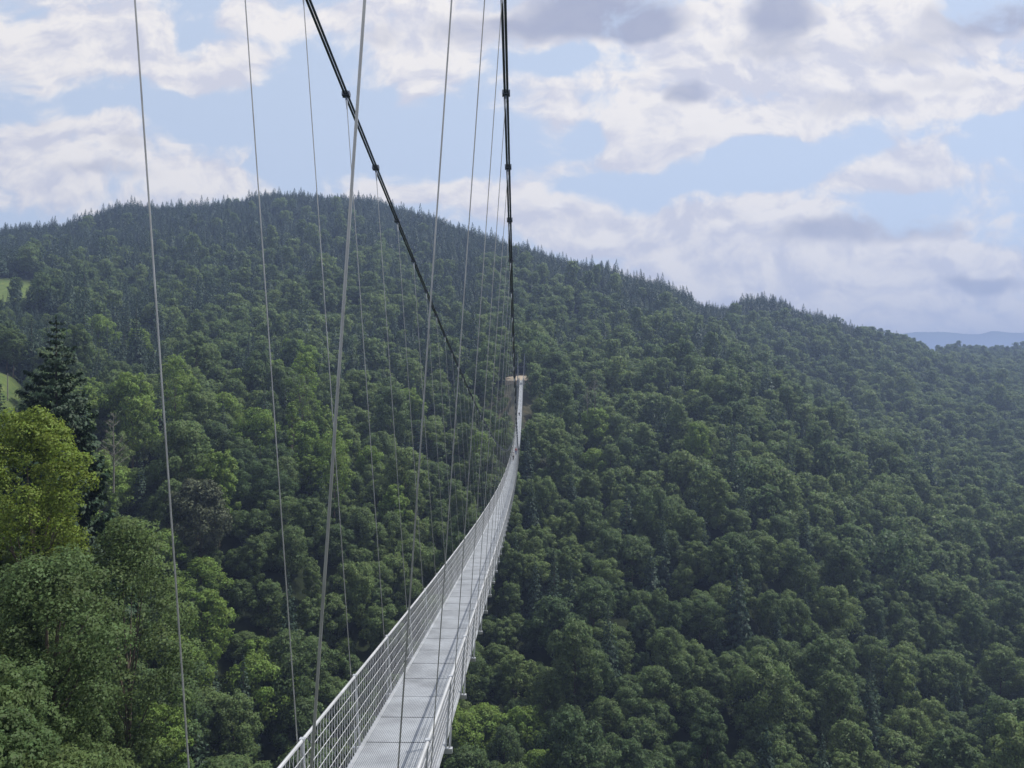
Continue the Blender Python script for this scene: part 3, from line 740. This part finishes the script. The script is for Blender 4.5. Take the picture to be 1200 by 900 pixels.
person(XC-.1, SC*470, math.pi, M['dark'], M['dark'], 'person in dark clothes far along the bridge walkway near the far end', .14)

# ---------------------------------------------------------------- air
SUN_AZ, SUN_EL = R(62), R(56)
hz = MB(); hz.box((1000, 6000, 130), (27900, 17900, 620)); ho = hz.build('haze', None)
ho.dimensions
hm = bpy.data.materials.new('haze'); hm.use_nodes = True; nt = hm.node_tree
for n_ in list(nt.nodes):
    if n_.type == 'BSDF_PRINCIPLED': nt.nodes.remove(n_)
pv = nd(nt, 'ShaderNodeVolumePrincipled'); pv.inputs['Density'].default_value = .00026; pv.inputs['Color'].default_value = (.40, .53, .86, 1); pv.inputs['Anisotropy'].default_value = .2
nt.links.new(pv.outputs[0], nt.nodes['Material Output'].inputs['Volume'])
ho.data.materials.append(hm); tag(ho, kind='stuff'); ho['label'] = 'thin blue haze filling the valley air'; ho['category'] = 'haze'

# ---------------------------------------------------------------- sky and sun
W = bpy.data.worlds.new('World'); S.world = W; W.use_nodes = True; nt = W.node_tree
bg = nt.nodes['Background']; STR = .1; bg.inputs['Strength'].default_value = STR
sky = nd(nt, 'ShaderNodeTexSky', sky_type='NISHITA'); sky.sun_disc = False; sky.sun_elevation = SUN_EL; sky.sun_rotation = SUN_AZ
sky.air_density = 1.0; sky.dust_density = 1.5; sky.ozone_density = 1.5; sky.altitude = 700
tc = nd(nt, 'ShaderNodeTexCoord'); sp = nd(nt, 'ShaderNodeSeparateXYZ'); nt.links.new(tc.outputs['Generated'], sp.inputs[0])
# heading and height of a direction as tangents, turned to face the valley's far side
c, s_ = math.cos(YAW), math.sin(YAW)
def lin(a, fa, b_, fb): return mathn(nt, 'ADD', mathn(nt, 'MULTIPLY', a, fa), mathn(nt, 'MULTIPLY', b_, fb))
dX = lin(sp.outputs[0], c, sp.outputs[1], s_); dY = lin(sp.outputs[0], -s_, sp.outputs[1], c)
dYs = mathn(nt, 'MAXIMUM', mathn(nt, 'ABSOLUTE', dY), .12)
tu = mathn(nt, 'DIVIDE', dX, dYs); tw = mathn(nt, 'DIVIDE', sp.outputs[2], dYs)
cv = nd(nt, 'ShaderNodeCombineXYZ'); nt.links.new(tu, cv.inputs[0]); nt.links.new(tw, cv.inputs[1]); nt.links.new(mathn(nt, 'SIGN', dY), cv.inputs[2])
def noise(vec, sc, det, rough=.55, dist=0., off=(0, 0, 0), ani=(1, 1, 1)):
    mp = nd(nt, 'ShaderNodeMapping'); mp.inputs['Location'].default_value = off; mp.inputs['Scale'].default_value = ani
    nt.links.new(vec, mp.inputs[0]); n_ = nd(nt, 'ShaderNodeTexNoise'); n_.inputs['Scale'].default_value = sc; n_.inputs['Detail'].default_value = det
    n_.inputs['Roughness'].default_value = rough; n_.inputs['Distortion'].default_value = dist; nt.links.new(mp.outputs[0], n_.inputs['Vector']); return n_
warp = noise(cv.outputs[0], 5, 4, .6)
vs = nd(nt, 'ShaderNodeVectorMath', operation='MULTIPLY_ADD'); nt.links.new(warp.outputs['Color'], vs.inputs[0]); vs.inputs[1].default_value = (.11, .08, 0); vs.inputs[2].default_value = (-.055, -.04, 0)
va = nd(nt, 'ShaderNodeVectorMath', operation='ADD'); nt.links.new(cv.outputs[0], va.inputs[0]); nt.links.new(vs.outputs[0], va.inputs[1])
def blob(u, v, ru, rv, wgt, ang=0):
    mp = nd(nt, 'ShaderNodeMapping', vector_type='TEXTURE')
    mp.inputs['Location'].default_value = ((u-CX)/F, (CY-v)/F, 1); mp.inputs['Rotation'].default_value = (0, 0, R(ang)); mp.inputs['Scale'].default_value = (ru/F, rv/F, 1)
    nt.links.new(va.outputs[0], mp.inputs[0])
    ln = nd(nt, 'ShaderNodeVectorMath', operation='LENGTH'); nt.links.new(mp.outputs[0], ln.inputs[0])
    mr = nd(nt, 'ShaderNodeMapRange', interpolation_type='SMOOTHSTEP'); mr.inputs[1].default_value = 1.35; mr.inputs[2].default_value = .35; mr.inputs[3].default_value = 0; mr.inputs[4].default_value = wgt
    nt.links.new(ln.outputs['Value'], mr.inputs[0]); return mr.outputs[0]
def total(lst):
    t = None
    for a in lst:
        b_ = blob(*a); t = b_ if t is None else mathn(nt, 'ADD', t, b_)
    return t
CL = [(60, 40, 130, 60, .8), (190, 70, 130, 45, .8, -14), (240, 95, 70, 24, .5, -14), (340, 15, 90, 30, .7), (130, 150, 48, 28, .9), (70, 190, 100, 45, .8), (200, 185, 80, 34, .9, -18),
      (275, 212, 70, 18, .8, -12), (60, 245, 160, 30, .5), (480, 28, 160, 42, .85), (500, 70, 60, 40, .7), (490, 120, 28, 22, .5), 
      (480, 222, 60, 12, .6), (570, 225, 90, 17, .8, -4), (650, 255, 110, 26, .8, -12), (700, 25, 110, 38, .9), (630, 112, 45, 28, .8), (662, 140, 28, 26, .6), (700, 95, 60, 20, .3), (770, 55, 70, 30, .7), (790, 110, 75, 40, .9), (870, 50, 100, 60, .9), (830, 155, 120, 26, .8, 8),
      (700, 198, 95, 15, .75, 12), (960, 110, 130, 60, .9), (1000, 50, 110, 55, .9), (1110, 70, 120, 80, .9), (1160, 120, 60, 22, .6), (1060, 205, 110, 26, .9, 6), (1150, 230, 90, 40, .7), (930, 245, 150, 26, .9, 10), (790, 275, 130, 26, .8), (1000, 300, 240, 50, .9), (900, 335, 250, 40, .85), (1110, 350, 230, 55, 1.), (820, 300, 220, 40, .8), (700, 262, 90, 22, .6), ]
GP = [(370, 140, 95, 50, -.5), (250, 140, 90, 22, -.5, -16), (30, 125, 110, 18, -.45), (640, 75, 40, 18, -.4), (560, 180, 80, 28, -.4), (440, 165, 60, 30, -.4), (800, 215, 130, 18, -.55), (900, 190, 110, 22, -.55), (1080, 150, 110, 16, -.5, 6), (210, 42, 26, 18, -.5), (1190, 160, 50, 22, -.45), (690, 160, 26, 22, -.5), ]
DK = [(690, 22, 110, 34, 1.), (740, 38, 60, 18, .6), (920, 22, 55, 30, .8), (800, 112, 34, 13, .7), (990, 125, 75, 20, .45, 6), (1150, 20, 90, 26, .8, 10), (1090, 62, 90, 20, .4), (1120, 95, 60, 14, .35), (560, 40, 65, 22, .55), (440, 48, 40, 16, .45), (1020, 275, 130, 20, .75, 4), (1160, 332, 70, 13, .75), (150, 172, 50, 16, .5), (130, 205, 80, 12, .45), (910, 65, 70, 20, .35)]
body = mathn(nt, 'MULTIPLY_ADD', mathn(nt, 'MINIMUM', total(CL), 1.35), .78); nt.links.new(total(GP), body.node.inputs[2])
front = mathn(nt, 'GREATER_THAN', dY, .15)
fb = noise(va.outputs[0], 7.0, 12, .60, .25, (3.3, 1.7, 0), (1, 1.5, 1))
fbo = noise(va.outputs[0], 7.0, 12, .60, .25, (3.3+.010, 1.7+.022, 0), (1, 1.5, 1))
fb2 = noise(va.outputs[0], 3.2, 6, .55, .2, (7.3, 2.2, 0), (1, 1.7, 1))
fsum = mathn(nt, 'ADD', mathn(nt, 'MULTIPLY', mathn(nt, 'SUBTRACT', fb.outputs['Fac'], .5), 3.9), mathn(nt, 'MULTIPLY', mathn(nt, 'SUBTRACT', fb2.outputs['Fac'], .5), 1.0))
# elsewhere in the sky: the same broken cloud
mixb = nd(nt, 'ShaderNodeMix', data_type='FLOAT'); nt.links.new(front, mixb.inputs[0]); mixb.inputs[2].default_value = .45; nt.links.new(body, mixb.inputs[3])
den = mathn(nt, 'ADD', mixb.outputs[0], fsum)
al = nd(nt, 'ShaderNodeMapRange', interpolation_type='SMOOTHSTEP'); al.inputs[1].default_value = -.08; al.inputs[2].default_value = .58; nt.links.new(den, al.inputs[0])
dkd = mathn(nt, 'ADD', total(DK), mathn(nt, 'MULTIPLY', mathn(nt, 'SUBTRACT', fb.outputs['Fac'], .5), 1.3))
dk = nd(nt, 'ShaderNodeMapRange', interpolation_type='SMOOTHSTEP'); dk.inputs[1].default_value = .08; dk.inputs[2].default_value = .95; nt.links.new(dkd, dk.inputs[0])
fine = noise(va.outputs[0], 22, 8, .6, .2, (1, 5, 0), (1, 1.4, 1))
def rgb(c_): return tuple(q/STR for q in c_)+(1,)
cw = nd(nt, 'ShaderNodeMix', data_type='RGBA'); cw.inputs[6].default_value = rgb((.48, .475, .52)); cw.inputs[7].default_value = rgb((.69, .65, .605))
rel = mathn(nt, 'ADD', mathn(nt, 'MULTIPLY', mathn(nt, 'SUBTRACT', fb.outputs['Fac'], fbo.outputs['Fac']), 4.5), mathn(nt, 'MULTIPLY_ADD', fine.outputs['Fac'], .8)); rel.node.inputs[1].links[0].from_node.inputs[2].default_value = .15
fr = nd(nt, 'ShaderNodeMapRange'); fr.inputs[1].default_value = .2; fr.inputs[2].default_value = .8; nt.links.new(rel, fr.inputs[0]); nt.links.new(fr.outputs[0], cw.inputs[0])
cd = nd(nt, 'ShaderNodeMix', data_type='RGBA'); nt.links.new(mathn(nt, 'MULTIPLY', dk.outputs[0], .92), cd.inputs[0]); nt.links.new(cw.outputs[2], cd.inputs[6]); cd.inputs[7].default_value = rgb((.245, .262, .35))
# clear sky paled by thin high cloud
pl = nd(nt, 'ShaderNodeMix', data_type='RGBA'); pl.inputs[0].default_value = .78; nt.links.new(sky.outputs[0], pl.inputs[6]); pl.inputs[7].default_value = rgb((.44, .505, .60))
fm = nd(nt, 'ShaderNodeMix', data_type='RGBA'); nt.links.new(mathn(nt, 'MULTIPLY', al.outputs[0], .93), fm.inputs[0]); nt.links.new(pl.outputs[2], fm.inputs[6]); nt.links.new(cd.outputs[2], fm.inputs[7])
nt.links.new(fm.outputs[2], bg.inputs['Color'])
W.cycles.sampling_method = 'MANUAL'; W.cycles.sample_map_resolution = 512

sl = bpy.data.lights.new('sun', 'SUN'); sl.energy = 3.4; sl.angle = R(.8); sl.color = (1, .95, .87)
so = bpy.data.objects.new('sun', sl); COL.objects.link(so)
sv = Vector((math.sin(SUN_AZ)*math.cos(SUN_EL), math.cos(SUN_AZ)*math.cos(SUN_EL), math.sin(SUN_EL)))
so.rotation_euler = sv.to_track_quat('Z', 'Y').to_euler()

# ---------------------------------------------------------------- camera
cam = bpy.data.cameras.new('camera'); co = bpy.data.objects.new('camera', cam); COL.objects.link(co); S.camera = co
cam.sensor_fit = 'HORIZONTAL'; cam.sensor_width = 36; cam.lens = 36*F/1200; cam.clip_start = .05; cam.clip_end = 40000
co.location = (0, 0, 0); co.rotation_euler = (R(90)-.00121, 0, YAW)
S.view_settings.view_transform = 'Standard'; S.view_settings.look = 'None'; S.view_settings.exposure = .62; S.view_settings.gamma = 1
